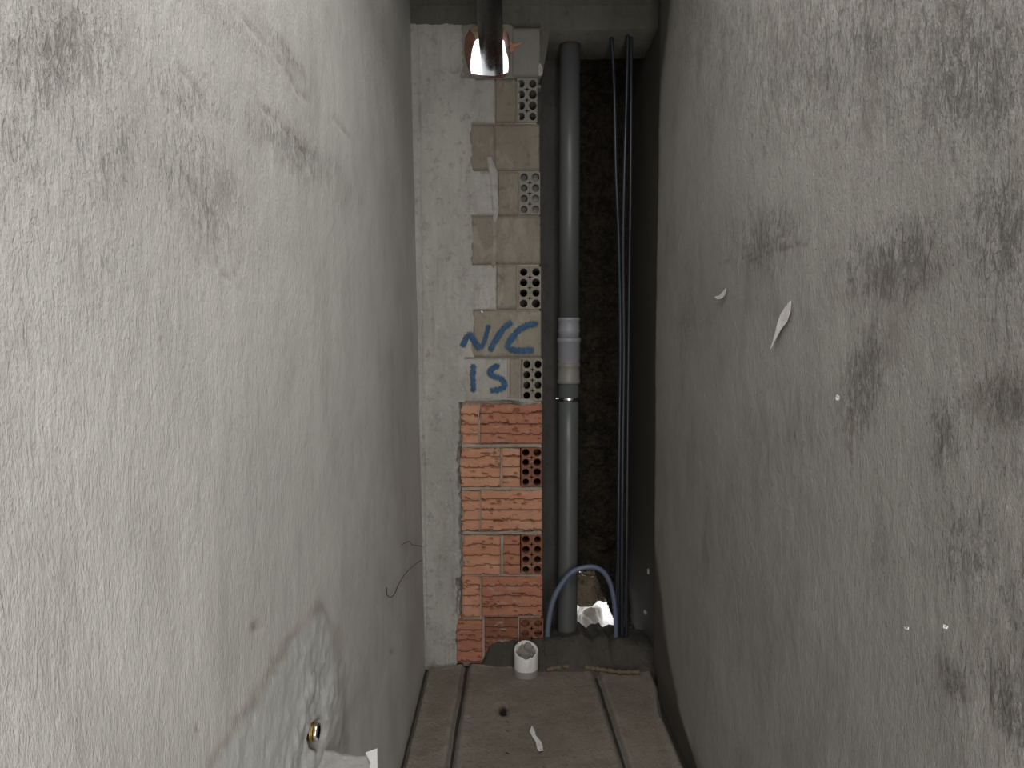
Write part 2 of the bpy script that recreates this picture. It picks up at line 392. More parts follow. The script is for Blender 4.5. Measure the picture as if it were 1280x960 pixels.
# right wall, running on into the dark shaft behind the opening; bent outward near the floor and far end to deepen the shade there
ys = ysamples(.60, DB+.1, 430, .6, YR); zs = np.linspace(-.05, ZC+.05, 420)
Yg, Zg = np.meshgrid(ys, zs, indexing='ij'); Xg = np.full(Yg.shape, XR)
pts = np.stack([Xg, Yg, Zg], -1); u, v, dep = project(pts); vis = dep > .2
dirt_shade = blobs(u, v, [(1220, 90, 120, 130, 0, 1), (1080, 60, 60, 80, 0, .8), (1110, 130, 80, 100, 0, .6), (960, 300, 60, 50, -30, .7), (1120, 330, 90, 60, -25, 1), (1250, 290, 60, 110, 0, 1), (1080, 470, 30, 90, 10, 1),
                    (1180, 540, 25, 70, 5, .9), (1260, 500, 60, 50, 0, 1), (1215, 680, 60, 90, 0, .7), (1190, 850, 20, 40, -30, 1), (1260, 880, 30, 80, -20, 1), (1100, 690, 30, 70, 0, .5), (1000, 560, 60, 120, 0, .35), (860, 400, 30, 60, 0, .4), (1140, 340, 30, 40, 0, 1), (1000, 100, 50, 120, 0, .5), (1280, 300, 130, 500, 0, .55), (1050, 60, 260, 150, 0, .7), (1280, 800, 100, 200, 0, .5)])*vis  # mottled dirt, plus broad patches toning down light at the top and near edge
dirt_shade = np.clip(dirt_shade*1.1+.18*fbm(Yg*3, Zg*2, 28), 0, 1)
tide = .55*np.exp(-(np.abs(dist_poly(u+fbm(u*.03, v*.03, 3)*12, v, [(835, 400), (880, 405), (940, 380), (1010, 400), (1070, 370), (1140, 380), (1180, 450)])/7)**2))*vis
stain = np.clip(.5*blobs(u, v, [(1120, 345, 60, 25, -20, 1), (1265, 490, 40, 30, 0, 1), (1110, 420, 25, 60, 15, .8)])*vis*(vn(u*.04, v*.04, 2)+.2)+.3*tide*vn(u*.05, v*.05, 8), 0, 1)
for pl in ([(935, 320), (962, 303), (985, 290)], [(930, 333), (950, 318), (985, 306), (1010, 305)], [(902, 332), (915, 325)], [(1280, 165), (1255, 185), (1240, 190)], [(1190, 850), (1200, 870), (1215, 875)], [(1240, 860), (1240, 895), (1262, 920)], [(1140, 352), (1150, 340), (1158, 356)], [(1055, 540), (1065, 510), (1062, 600)]):
    d = dist_poly(u+fbm(u*.1, v*.1, 14)*5, v+fbm(u*.1, v*.1, 24)*5, pl); g = np.exp(-(d/2.2)**2)*vis; stain = np.maximum(stain, .75*g*(vn(u*.3, v*.3, 4) > .3))
rel = .003*fbm(Yg*3.0, Zg*2.0, 31)+.0010*fbm(Yg*26, Zg*15, 32)+.0006*fbm(Yg*75, Zg*30, 42)+dirt_shade*.003*fbm(Yg*40, Zg*22, 36)
fall = .05*sstep(2.80, 3.02, Yg)+.02*sstep(.16, .0, Zg)
# dark shade painted along the floor and far end, a few mm lower
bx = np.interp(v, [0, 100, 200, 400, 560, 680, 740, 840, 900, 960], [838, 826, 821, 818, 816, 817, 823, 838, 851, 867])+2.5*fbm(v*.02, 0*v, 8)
patch_shade = sstep(4, -4, u-bx)*vis
rel = rel-.006*patch_shade
pts[..., 0] += fall-rel
V = pts.reshape(-1, 3); Fc = grid_faces(*Yg.shape).tolist(); nb = len(V)
bv, bf = box((XR+.10, YR, -.05), (XR+.25, DB+.1, ZC+.05)); V = np.vstack([V, bv]); Fc += [tuple(i+nb for i in f) for f in bf]
wr = obj('wall_right', V, Fc, M['right'], attrs={'dirt': np.r_[dirt_shade.ravel(), z8], 'stain': np.r_[stain.ravel(), z8], 'patch': np.r_[patch_shade.ravel(), z8]})
meta(wr, 'dark grey brushed plaster wall on the right, pitted and stained', 'wall', kind='structure')

v_, f_ = boxes([((XR-.01, YR-.02, -.05), (XR+.25, YR, ZC+.05)), ((XR+.25, YR-.02, -.05), (XO+.1, YR+.1, ZC+.05)), ((XO, YF-.1, -.05), (XO+.1, YR, ZC+.05))])
meta(obj('wall_outer', v_, f_, M['ledge'], smooth=False), 'plastered walls of the open room beside the viewer', 'wall', kind='structure')
v_, f_ = box((XL_t-.25, YF-.1, -.05), (XO+.1, YF, ZC+.05)); meta(obj('wall_front', v_, f_, M['ceiling'], smooth=False), 'grey wall closing the passage behind the viewer', 'wall', kind='structure')
v_, f_ = boxes([((XL_t-.25, YF-.1, ZC), (XO+.1, YR+.1, ZC+.15)), ((XL_t-.25, YR+.1, ZC), (XR+.25, D+.15, ZC+.15)), ((P(677.5, 400)[0]-.12, D+.15, ZC), (XR+.25, DB+.1, ZC+.15))]); meta(obj('ceiling', v_, f_, M['ceiling'], smooth=False), 'rough concrete ceiling over the passage', 'ceiling', kind='structure')
v_, f_ = boxes([((XL_t-.25, YF-.1, -.2), (XO+.1, YR+.1, -.028)), ((XL_t-.25, YR+.1, -.2), (XR+.25, D+.35, -.028))]); fl = obj('floor', v_, f_, M['floor'], smooth=False); meta(fl, 'floor of the passage laid in three long cement strips', 'floor', kind='structure')
v_, f_ = box((-4, D+.36, -.35), (5, 9, -.2)); meta(obj('ground', v_, f_, M['outground'], smooth=False), 'pale ground outside beyond the broken wall', 'ground', kind='structure')

# floor strips
def slab(x0f, x1f, y1f, seed, label, marks=()):
    ny, nx = 420, 60
    ys = np.concatenate([np.linspace(-1.45, 1.2, 30)[:-1], np.linspace(1.2, 3.2, ny-29)])
    t = np.linspace(0, 1, nx); V = np.zeros((ny, nx, 3)); dirt_shade = np.zeros((ny, nx)); pale = np.zeros((ny, nx))
    for i, y in enumerate(ys):
        a = x0f(y)+.004*float(fbm(y*9, seed, seed)); b = x1f(y)+.004*float(fbm(y*9, seed+5, seed)); V[i, :, 0] = a+(b-a)*t; V[i, :, 1] = y
    X = V[..., 0]; Ye = y1f(X)+.008*fbm(X*20, seed, seed+2)
    sc = (V[..., 1]+1.45)/(3.2+1.45); V[..., 1] = np.where(V[..., 1] > 1.2, 1.2+(V[..., 1]-1.2)/(2.0)*(Ye-1.2), V[..., 1])
    Y = V[..., 1]
    edge = np.minimum(np.minimum(X-X[:, :1], X[:, -1:]-X), Ye-Y)
    V[..., 2] = .0035*fbm(X*14, Y*14, seed)+.0012*fbm(X*80, Y*80, seed+1)-.022*(1-sstep(0, .016, edge))+.004*np.exp(-((edge-.022)/.012)**2)
    pale = .45*np.exp(-((edge-.02)/.02)**2)*(vn(X*30, Y*30, 5) > .35)
    for (mx, my, rx, ry, dz, dk, pl) in marks:
        g = np.exp(-(((X-mx)/rx)**2+((Y-my)/ry)**2)); V[..., 2] += dz*g; dirt_shade = np.maximum(dirt_shade, dk*sstep(.25, .7, g)); pale = np.maximum(pale, pl*g)
    o = obj('slab', V.reshape(-1, 3), grid_faces(ny, nx, True), M['slab'], fl, attrs={'dirt': dirt_shade, 'pale': pale, 'stain': dirt_shade*0})
    if label: o['label'] = label
gl0 = on_floor(583, 830); gl1 = on_floor(562, 958); gr0 = on_floor(746, 842); gr1 = on_floor(783, 958)
def lin(a, b): return lambda y: a[0]+(b[0]-a[0])*(y-a[1])/(b[1]-a[1]) if y > 1.5 else a[0]+(b[0]-a[0])*(1.5-a[1])/(b[1]-a[1])
GL = lin(gl0, gl1); GR = lin(gr0, gr1)
slab(lambda y: XL_b+.012, lambda y: GL(y)-.006, lambda X: on_floor(555, 833)[1]+(X-XL_b-.07)*.30, 3, 'narrow cement floor strip along the left wall')
pitp = on_floor(629, 886); st = on_floor(657, 843)
slab(lambda y: GL(y)+.006, lambda y: GR(y)-.006, lambda X: np.where(X < 0, D-.005, D-.03), 13, 'wide middle cement floor strip',
     [(pitp[0], pitp[1], .019, .042, -.025, 1, 0), (on_floor(651, 850)[0], on_floor(651, 852)[1], .08, .05, .004, 0, .4)])  # pit is sunk and its colour painted dark like a deep hole's shade
slab(lambda y: GR(y)+.006, lambda y: XR+.010+.035*float(sstep(2.75, 3.02, y)), lambda X: 0*X+D-.03, 23, 'narrow cement floor strip along the right wall')

# end wall: backing masonry with the column, bricks, beam, mortar as its parts
HF = [(587, 36), (593, 33), (601, 32), (612, 31), (622, 32), (630, 34), (635, 41), (637.5, 52), (638.5, 62), (638, 72), (638, 82), (636, 92), (629, 97.5), (618, 97.5), (603, 96.5), (590, 94), (585, 86), (582, 75), (580, 62), (581, 48)]
HB = [(595, 50), (598, 48.5), (604, 47), (612, 46.5), (620, 47), (627, 48), (630, 51), (631, 56), (631.5, 62), (635, 73), (635.5, 82), (635, 90), (628, 93), (618, 95), (604, 94), (589, 92), (588, 84), (589, 72), (590.5, 62), (593, 53)]
xr_p = P(677.5, 400)[0]; zb = P(600, 99)[2]; zt = P(600, 27)[2]
Wt = .26; WH = .15; xm_p = P(649, 400)[0]
v_, f_ = boxes([((XL_t-.1, D+.10, -.05), (xm_p, D+Wt, zb)), ((xm_p, D+.235, -.05), (xr_p-.003, D+Wt, zb)), ((XL_t-.1, D+.10, zb), (P(578, 60)[0], D+WH, zt)), ((P(641, 60)[0], D+.10, zb), (xr_p-.003, D+WH, zt)), ((XL_t-.1, D+.10, zt), (xr_p-.003, D+WH, ZC))])
wb = obj('wall_back', v_, f_, M['mortar'], smooth=False); meta(wb, 'end wall of hollow bricks and mortar beside a concrete column', 'wall', kind='structure')

# column and smeared render: one relief surface
du = 1.15
us = np.arange(496, 642, du); vs_ = np.arange(-14, 846, 1.4)
Ug, Vg = np.meshgrid(us, vs_, indexing='ij')
rows = [(-20, 97, 579), (97, 154, 596), (154, 214, 590), (214, 270, 600), (270, 331, 592), (331, 387, 612), (387, 447, 593), (447, 503, 582), (503, 560, 575), (560, 613, 573), (613, 668, 575), (668, 722, 576), (722, 773, 572), (773, 900, 572)]
bnd = np.zeros(Vg.shape)
for a, b, x in rows:
    bnd = np.where((Vg >= a) & (Vg < b), x, bnd)
bnd = bnd+np.where(Vg < 503, 4.0, 2.2)*fbm(Vg*.11, Ug*0+2, 3)+2*fbm(Ug*.2, Vg*.2, 6)
mask = sstep(1.2, -1.2, Ug-bnd)
R = np.einsum('ij,klj->kli', RN, np.stack([(Ug-640)/F, (480-Vg)/F, -np.ones(Ug.shape)], -1)); tt = D/R[..., 1]
X = R[..., 0]*tt; Z = H+R[..., 2]*tt
prot = .0045+.004*fbm(X*6, Z*1.2, 50)+.003*fbm(X*50, Z*5, 51)+.002*fbm(X*70, Z*60, 52)
low = sstep(498, 508, Vg); prot = prot+.010*low-.006*np.exp(-((Ug-566-5*fbm(Vg*.02, 0, 3))/2.5)**2)*low
prot = prot-.006*np.exp(-((Ug-(517+(Vg/835)*12)-2.2*fbm(Vg*.05, 0*Vg, 4)-4)/1.5)**2)
Yc = D-prot*mask+.026*(1-mask)
V = np.stack([X, Yc, Z], -1); V[..., 0] += 0
gf = grid_faces(*Ug.shape, False); mk = (mask.ravel() > .002); gf = gf[mk[gf].any(1)]
col = obj('column', V.reshape(-1, 3), gf, M['column'], wb); col['label'] = 'grey rendered concrete column face'

v_, f_ = boxes([((P(577, 400)[0], D+.010, -.02), (P(649.5, 400)[0], D+.1, zb-.004))]); obj('mortar_bed', v_, f_, M['joint'], wb, smooth=False)
sl = []
for y0, y1 in [(152.5, 155.5), (212.5, 215.5), (268.5, 270.5), (330, 333), (386, 388.5), (446, 449.5), (501, 505.5), (554, 559.8), (608, 613.5), (663, 669), (717.5, 721), (769.5, 773.5)]:
    sl.append(((P(649, y1)[0], D+.008, P(649, y1)[2]), (P(671 if y1 < 160 else 674 if y1 < 400 else 676.5, y1)[0], D+.235, P(649, y0)[2])))
v_, f_ = boxes(sl); obj('mortar_joint', v_, f_, M['joint'], wb, smooth=False)
# bricks
def brick(rect, mat, ribs=True, amp=.006, seed=0, prot=.0, ragged=0.0, name='brick'):
    x0, y0, x1, y1 = rect; nx = max(8, int((x1-x0)/1.6)); nz = 34 if ribs else 14
    tu = np.linspace(0, 1, nx); tv = np.linspace(0, 1, nz); TU, TV = np.meshgrid(tu, tv, indexing='ij')
    a = P(x0, y0); b = P(x1, y0); c = P(x0, y1); d = P(x1, y1)
    X = (a[0]*(1-TU)+b[0]*TU)*(1-TV)+(c[0]*(1-TU)+d[0]*TU)*TV; Z = (a[2]*(1-TU)+b[2]*TU)*(1-TV)+(c[2]*(1-TU)+d[2]*TU)*TV
    if ragged:
        sh = ragged*np.maximum(0, fbm(Z*30, 0*Z, seed+3))*(1-TU)**2; X = X+sh*.012*2
    dirt_shade = np.zeros(TU.shape)
    if ribs:
        nb = 4*(y1-y0)/51
        t = TV*nb+.22*fbm(X*22, TV*3, seed)+.07*fbm(X*90, TV*8, seed+1); s = t-np.floor(t)
        prof = np.where(s < .86, .35+.65*s/.86, .35+.65*(1-s)/.14*.0-.55)
        prof = prof+.25*fbm(X*60, Z*60, seed+2)
        chip = sstep(.32, .5, fbm(X*28, Z*75, seed+9))
        p = amp*prof-.008*chip; dirt_shade = np.clip(.9*(s > .86)*.6+.8*chip+.2*(s > .7), 0, 1)  # rib undercuts carry painted-in shade; chips are darkened too
    else:
        p = .0012*fbm(X*30, Z*30, seed)
    ed = np.minimum(np.minimum(TU, 1-TU)*(x1-x0), np.minimum(TV, 1-TV)*(y1-y0))
    p = p-.004*(ed < .5)
    Y = D-prot-p
    # fold the border back
    Xp = np.pad(X, 1, mode='edge'); Zp = np.pad(Z, 1, mode='edge'); Yp = np.pad(Y, 1, constant_values=D+.11); Dp = np.pad(dirt_shade, 1, mode='edge')
    o = obj(name, np.stack([Xp, Yp, Zp], -1).reshape(-1, 3), grid_faces(*Xp.shape, False), mat, wb, smooth=not ribs, attrs={'dirt': Dp})
    return o
def hollow(rect, mat, depth=.07, seed=0, prot=.0):
    x0, y0, x1, y1 = rect; a = P(x0, y0); d = P(x1, y1); c = P(x0, y1)
    X0, X1, Z1, Z0 = a[0], d[0], a[2], d[2]; rng = np.random.RandomState(seed)
    V = []; Fc = []; mi = []; K = 16; Yf = D-prot
    cw = (X1-X0)/2; ch = (Z1-Z0)/4
    for i in range(2):
        for j in range(4):
            cx = X0+cw*(i+.5); cz = Z0+ch*(j+.5); b0 = len(V); dp = depth*rng.uniform(.5, 1); jr = rng.uniform(.92, 1.08)
            sx = .06*cw*(1 if i == 0 else -1)*-1
            for k in range(K):
                th = 2*math.pi*k/K; q = max(abs(math.cos(th)), abs(math.sin(th))); ox, oz = math.cos(th)/q, math.sin(th)/q
                inner_corner = abs(abs(ox)-1) < 1e-6 and abs(abs(oz)-1) < 1e-6 and ((ox > 0) == (i == 0)) and not ((j == 0 and oz < 0) or (j == 3 and oz > 0))
                sc = .90 if inner_corner else 1.0
                V.append((cx+ox*sc*cw/2, Yf, cz+oz*sc*ch/2))
            rx = .355*cw*jr; rz = .375*ch*jr
            for k in range(K):
                th = 2*math.pi*k/K; V.append((cx+sx+rx*math.cos(th), Yf, cz+rz*math.sin(th)))
            for k in range(K):
                th = 2*math.pi*k/K; V.append((cx+sx+rx*math.cos(th), Yf+dp, cz+rz*math.sin(th)))
            for k in range(K):
                k2 = (k+1) % K
                Fc.append((b0+k, b0+k2, b0+K+k2, b0+K+k)); Fc.append((b0+K+k, b0+K+k2, b0+2*K+k2, b0+2*K+k))
            Fc.append(tuple(b0+2*K+k for k in range(K)))
    b0 = len(V)
    V += [(X0, Yf, Z0), (X1, Yf, Z0), (X1, Yf, Z1), (X0, Yf, Z1)]+[(X0, D+.234, Z0), (X1, D+.234, Z0), (X1, D+.234, Z1), (X0, D+.234, Z1)]
    for k in range(4): k2 = (k+1) % 4; Fc.append((b0+k, b0+4+k, b0+4+k2, b0+k2))
    # dark web behind the small diamond openings
    b1 = len(V); V += [(X0+.004, Yf+.01, Z0), (X1-.004, Yf+.01, Z0)]
    o = obj('brick', V[:b1], Fc, mat, wb, smooth=False, attrs={'dirt': np.full(b1, .25)})
    return o
B = brick
lower = [((576, 506, 598.5, 554.5), M['orange'], 1), ((600.5, 505, 677.5, 554), M['red'], 0),
         ((575, 559, 625, 609), M['orange'], 1), ((627.5, 560, 650, 609), M['orange'], 0),
         ((577, 613.5, 599, 664), M['orange'], 1), ((601, 613, 677.5, 663.5), M['orange'], 0),
         ((578, 669, 625, 718), M['orange'], 1), ((628.5, 669, 650, 718), M['red'], 0),
         ((578, 720, 600, 771), M['orange'], 0), ((602, 720.5, 678, 770), M['red'], 0),
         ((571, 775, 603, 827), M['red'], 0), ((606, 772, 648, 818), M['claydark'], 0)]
for i, (r, mt, rg) in enumerate(lower):
    B(r, mt, True, .006, 100+i*11, prot=[.001, .004, .002, .0, .003][i % 5]+(.012 if i == 10 else 0), ragged=rg)
for i, r in enumerate([(651.5, 559.5, 677, 608.5), (651.5, 668, 677.5, 718), (650, 773, 679, 822)]):
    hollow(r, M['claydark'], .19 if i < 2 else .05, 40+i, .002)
upper = [((588, 98.5, 618.5, 153.5), 'palecoat'), ((619.5, 98.5, 645, 153), 'brown'), ((588, 155.5, 617.5, 212.5), 'brown'), ((618.5, 155, 674.5, 213), 'brown'),
         ((580, 215.5, 622, 269), 'palecoat'), ((623, 215, 648.5, 269), 'brown'), ((590, 270.5, 619, 330.5), 'brown'), ((620, 270.5, 675.5, 330), 'brown'),
         ((578, 331, 620.5, 387), 'palecoat'), ((621, 332, 646.5, 386.5), 'tan'), ((592, 388.5, 676.5, 446.5), 'tan'),
         ((577, 448.5, 635, 503), 'palecoat'), ((637, 448.5, 652, 501), 'tan')]
for i, (r, mt) in enumerate(upper):
    B(r, M[mt], False, 0, 300+i*7, prot=.001+.0012*((i*7) % 3))
for i, r in enumerate([(646, 98, 671.5, 152.5), (649.5, 215, 675, 268.5), (648.5, 333.5, 676, 386), (653, 449, 678, 501)]):
    hollow(r, M['greybrick' if i < 2 else 'tan'], .045 if i == 1 else .22, 60+i, .002)
B((640.5, 35, 675.5, 95.5), M['greybrick'], False, 0, 401, prot=.006)

# broken-through hole
NH = len(HF); outer = []
for (hx, hy) in HF:
    cx, cy = 609, 64; dx, dy = hx-cx, hy-cy; ks = []
    if dx > 0: ks.append((642-cx)/dx)
    if dx < 0: ks.append((572-cx)/dx)
    if dy > 0: ks.append((98.5-cy)/dy)
    if dy < 0: ks.append((27-cy)/dy)
    k = min(ks); outer.append((cx+dx*k, cy+dy*k))
Vh = [P(x, y, D-.001) for x, y in outer]+[P(x, y, D-.003) for x, y in HF]
rng = np.random.RandomState(4)
for (fx, fy), (bx, by) in zip(HF, HB):
    Vh.append(P((fx*.55+bx*.45)+rng.uniform(-1, 1), (fy*.55+by*.45)+rng.uniform(-1, 1), D+.06))
Vh += [P(x, y, D+WH) for x, y in HB]+[P(x, y, D+WH) for x, y in [(609+(a-609)*1.25, 64+(b-64)*1.25) for a, b in outer]]
Fh = []; mi = []
for r in range(4):
    for k in range(NH):
        k2 = (k+1) % NH; Fh.append((r*NH+k, (r+1)*NH+k, (r+1)*NH+k2, r*NH+k2)); mi.append(0 if r == 0 or r == 3 else (2 if (k < 2 or k in (8, 9, 10)) and r >= 1 else 1))
o = obj('brick', Vh, Fh, [M['greybrick'], M['red'], M['palefoam']], wb, smooth=False, fmat=mi, attrs={'dirt': np.zeros(len(Vh))})
o['label'] = 'broken brick with a rough hole showing orange clay inside'
# chipped clay splinter beside the hole
fr = [P(a, b, D-.012) for a, b in [(636.5, 51), (641, 55), (656, 52.5), (650, 56), (643, 59), (641, 65), (638, 66)]]
v_, f_ = prism(fr, [p+np.array([0, .012, 0]) for p in fr]); o = obj('chip', v_, f_, M['orange'], wb, smooth=False, attrs={'dirt': np.zeros(len(v_))}); o['label'] = 'orange clay chip beside the pipe hole'
fr = [P(a, b, D-.02) for a, b in [(673.5, 79), (676, 79.5), (678.5, 85), (678.5, 92), (675.5, 95.5), (673, 94), (672.5, 86)]]
v_, f_ = prism(fr, [p+np.array([0, .03, 0]) for p in fr]); o = obj('chip', v_, f_, M['palecoat'], wb, smooth=False); o['label'] = 'pale mortar lump at the corner of the opening'

# pale mortar smears over the joints
def smear(outline, prot, mat, label=None, name='mortar_smear', sub=3, seed=0):
    pl = []; n = len(outline)
    for i in range(n):
        (x0, y0), (x1, y1) = outline[i], outline[(i+1) % n]
        for k in range(sub):
            t = k/sub; j = float(fbm((x0+i)*3.3, k*1.7+i, seed))*1.4
            pl.append((x0+(x1-x0)*t+j, y0+(y1-y0)*t+j*.7))
    c = np.mean(np.array(pl), 0)
    rim = [P(x, y, D+.002) for x, y in pl]; mid = [P(c[0]+(x-c[0])*.82, c[1]+(y-c[1])*.93, D-prot*(.8+.4*((i*37) % 10)/10)) for i, (x, y) in enumerate(pl)]
    V = rim+mid+[P(c[0], c[1], D-prot)]; N = len(pl); Fc = []
    for i in range(N):
        j = (i+1) % N; Fc.append((i, N+i, N+j, j)); Fc.append((N+i, 2*N, N+j))
    o = obj(name, V, Fc, mat, wb, smooth=True)
    if label: o['label'] = label
smear([(608, 195), (614, 194), (618, 205), (622, 214), (623, 240), (624, 262), (620, 280), (616, 276), (614, 250), (612, 225)], .007, M['palecoat'], 'pale vertical mortar smear over the brown bricks', seed=1)
smear([(577, 501), (600, 500), (636, 501), (645, 506), (658, 508), (672, 503), (664, 499), (640, 497), (600, 498)], .008, M['mortar'], seed=2)
smear([(601, 388.5), (603.5, 388.5), (604, 391), (601.5, 391.5)], .006, M['white'], seed=3)
smear([(614, 275), (621, 277), (622, 325), (617, 340), (613, 330), (616, 300)], .004, M['tan'], seed=5)
smear([(576, 554), (600, 555.5), (640, 555), (676, 554.5), (677, 559), (640, 559.5), (600, 560), (577, 559)], .004, M['joint'], seed=6, sub=5)
smear([(577, 608.5), (610, 609), (650, 609), (677, 609), (677, 613), (640, 613), (600, 613), (578, 613)], .003, M['joint'], seed=7, sub=5)
smear([(578, 664), (610, 664), (650, 664), (677, 664), (677, 669), (640, 668), (600, 669), (580, 668)], .004, M['joint'], seed=8, sub=5)
smear([(579, 718), (630, 718), (677, 718), (677, 720.5), (640, 720.5), (580, 720)], .002, M['joint'], seed=9, sub=5)
smear([(625, 560), (628, 560), (628.5, 585), (628, 609), (625, 609), (625.5, 585)], .005, M['joint'], seed=10)
smear([(625, 669), (629.5, 669), (629, 690), (629, 718), (625, 718), (626, 695)], .006, M['joint'], seed=11)
smear([(597, 506), (600.5, 507), (600, 530), (600.5, 553), (597, 553), (598, 530)], .005, M['joint'], seed=12)

# beam over the wall and the opening
us = np.linspace(490, 835, 150); zt_, = [ZC]
Ub, = [us]; tz = np.linspace(0, 1, 40)
Vb = np.zeros((len(us), 42, 3))
for i, uu in enumerate(us):
    yb = 30 if uu < 640 else (33 if uu < 676 else 38-2.0*(uu-686)/110)
    if uu < 676: yb = 29+2.0*float(fbm(uu*.12, 0, 77))
    else: yb += .7*float(fbm(uu*.12, 0, 77))
    p = P(uu, yb, D-.014); zz = p[2]+(ZC-p[2])*tz
    yline = H+ray(uu, 11)[2]/ray(uu, 11)[1]*D
    Vb[i, 1:41, 0] = p[0]; Vb[i, 1:41, 2] = zz
    Vb[i, 1:41, 1] = D-.014-.002*fbm(zz*30, p[0]*20+0*zz, 70)-.004*np.exp(-((zz-yline)/.004)**2)-.006*(zz > yline)*(1)
    bd = .1 if uu < 676 else .30; Vb[i, 0] = (p[0], D+bd, p[2]); Vb[i, 41] = (p[0], D+bd, ZC)
bm = obj('trim_1', Vb.reshape(-1, 3), grid_faces(*Vb.shape[:2]), M['beam']); meta(bm, 'dark concrete beam across the top of the end wall and the opening', 'beam', kind='structure')
fr = [P(a, b, D-.008) for a, b in [(674, 34), (687, 36), (686, 48), (684, 62), (681, 78), (677.5, 96), (674.5, 94), (675.5, 60)]]
v_, f_ = prism(fr, [p+np.array([0, .1, 0]) for p in fr]); o = obj('mortar_lump', v_, f_, M['beam'], bm, smooth=False)

# shaft behind the opening
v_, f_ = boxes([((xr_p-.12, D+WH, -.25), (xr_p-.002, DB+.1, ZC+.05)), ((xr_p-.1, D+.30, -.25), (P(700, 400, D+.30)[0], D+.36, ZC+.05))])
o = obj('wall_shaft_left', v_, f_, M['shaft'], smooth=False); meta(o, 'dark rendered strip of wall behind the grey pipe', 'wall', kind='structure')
# rough rubble wall at the back of the shaft, broken open near the ground
us = np.linspace(xr_p-.1, XR+.2, 110); zs = np.linspace(-.3, ZC+.05, 420)
Xg, Zg = np.meshgrid(us, zs, indexing='ij')
Yg = DB-.03*fbm(Xg*9, Zg*9, 81)-.03*np.abs(fbm(Xg*22, Zg*28, 82))-.012*fbm(Xg*80, Zg*80, 83)
lowz = P(740, 700, DB)[2]; Yg = Yg-.10*sstep(lowz+.55, lowz, Zg)*(.5+.5*fbm(Xg*14, Zg*10, 85)) + .0
pp = np.stack([Xg, Yg, Zg], -1); u, v, _ = project(pp)
edge = 716+6*fbm(u*.08, v*0, 86)+np.where(u > 742, (u-742)*2.6, 0)
keep = ~((v > edge) & (u > 690) & (u < 771))
idx = grid_faces(*Xg.shape); kk = keep.ravel(); Fr = [f for f in idx.tolist() if kk[f[0]] and kk[f[2]]]
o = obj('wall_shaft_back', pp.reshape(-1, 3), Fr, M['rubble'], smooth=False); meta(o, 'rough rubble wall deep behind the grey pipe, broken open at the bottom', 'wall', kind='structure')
def lump(name, c, r, mat, seed, squash=(1, 1, 1), seg=24, jag=.25):
    th = np.linspace(0, math.pi, seg//2+1); ph = np.linspace(0, 2*math.pi, seg+1)
    T, Q = np.meshgrid(th, ph, indexing='ij'); nx = np.sin(T)*np.cos(Q); ny = np.sin(T)*np.sin(Q); nz = np.cos(T)
    k = 1+jag*fbm(nx*2+nz+5, ny*2+nz*1.3+5, seed, 3)
    e = .62
    f = lambda a: np.sign(a)*np.abs(a)**e
    V = np.stack([c[0]+r*squash[0]*f(nx)*k, c[1]+r*squash[1]*f(ny)*k, c[2]+r*squash[2]*f(nz)*k], -1)
    return obj(name, V.reshape(-1, 3), grid_faces(*T.shape, False), mat, smooth=False)
c = P(737, 788, DB+.22); meta(lump('stone', c, .075, M['stone'], 5, (1.05, .8, 1.9), jag=.35), 'pale daylit stone block in the broken gap behind the pipe', 'stone')
c = P(733, 733, DB+.10); meta(lump('stone', c, .075, M['earthstone'], 21, (1.3, .8, 1.15), jag=.7, seg=40), 'brown broken masonry chunk above the pale daylit stone', 'stone')
c = P(765, 757, DB+.02); meta(lump('stone', c, .022, M['rubble'], 9, (.8, .8, 1.7), jag=.5), 'dark ragged stone beside the bright gap under the cables', 'stone')

# damp mortar heap across the foot of the opening
nx, nt = 190, 60
us = np.linspace(603, 830, nx); V = np.zeros((nx, nt, 3))
for i, uu in enumerate(us):
    top = np.interp(uu, [603, 612, 640, 660, 680, 700, 720, 726, 733, 741, 747, 753, 758, 763, 770, 790, 830], [828, 806, 800, 802, 795, 797, 795, 790, 795, 801, 795, 797, 794, 801, 797, 800, 805])
    pf = on_floor(uu, 838 if uu > 672 else 826+ (uu-603)*.1); pt = P(uu, top, D+.03 if uu > 679 else D-.01)
    x = pt[0]; h = max(pt[2], .01)
    yfront = pf[1] if uu > 672 else D-.02-.03*sstep(603, 672, uu)
    s = np.linspace(0, 1, nt)
    yk = D+.03 if uu > 679 else D-.004; Yk = yfront-.02+(yk-yfront+.02)*np.clip(s/.55, 0, 1)+np.clip((s-.55)/.45, 0, 1)*(.27 if uu > 679 else .003)
    zk = h*sstep(0, 1, np.clip(s/.55, 0, 1))**.7+np.clip((s-.55)/.45, 0, 1)*-.05
    zk = zk-.03*(s < .01)
    zk = zk+.010*fbm(x*18+0*Yk, Yk*18, 91)*sstep(.02, .2, s)+.005*fbm(x*70+0*Yk, Yk*70, 92)
    V[i, :, 0] = x*(Yk*0+1); V[i, :, 1] = Yk; V[i, :, 2] = zk
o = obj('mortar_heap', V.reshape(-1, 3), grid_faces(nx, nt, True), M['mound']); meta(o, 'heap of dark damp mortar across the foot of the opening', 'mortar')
# yellowish foam seam along the heap
path = [on_floor(a, b)+np.array([0, -.018, .012]) for a, b in [(683, 838), (700, 835), (722, 834), (738, 836), (752, 838), (775, 841), (799, 841)]]
pp = spline(path, 60); rad = [.006+.008*abs(math.sin(i*1.9))*abs(math.cos(i*.7)) for i in range(len(pp))]
v_, f_ = tube(pp, rad, 8); meta(obj('foam_seam', v_, f_, M['foam']), 'yellowish dried foam seam between mortar heap and floor', 'foam')

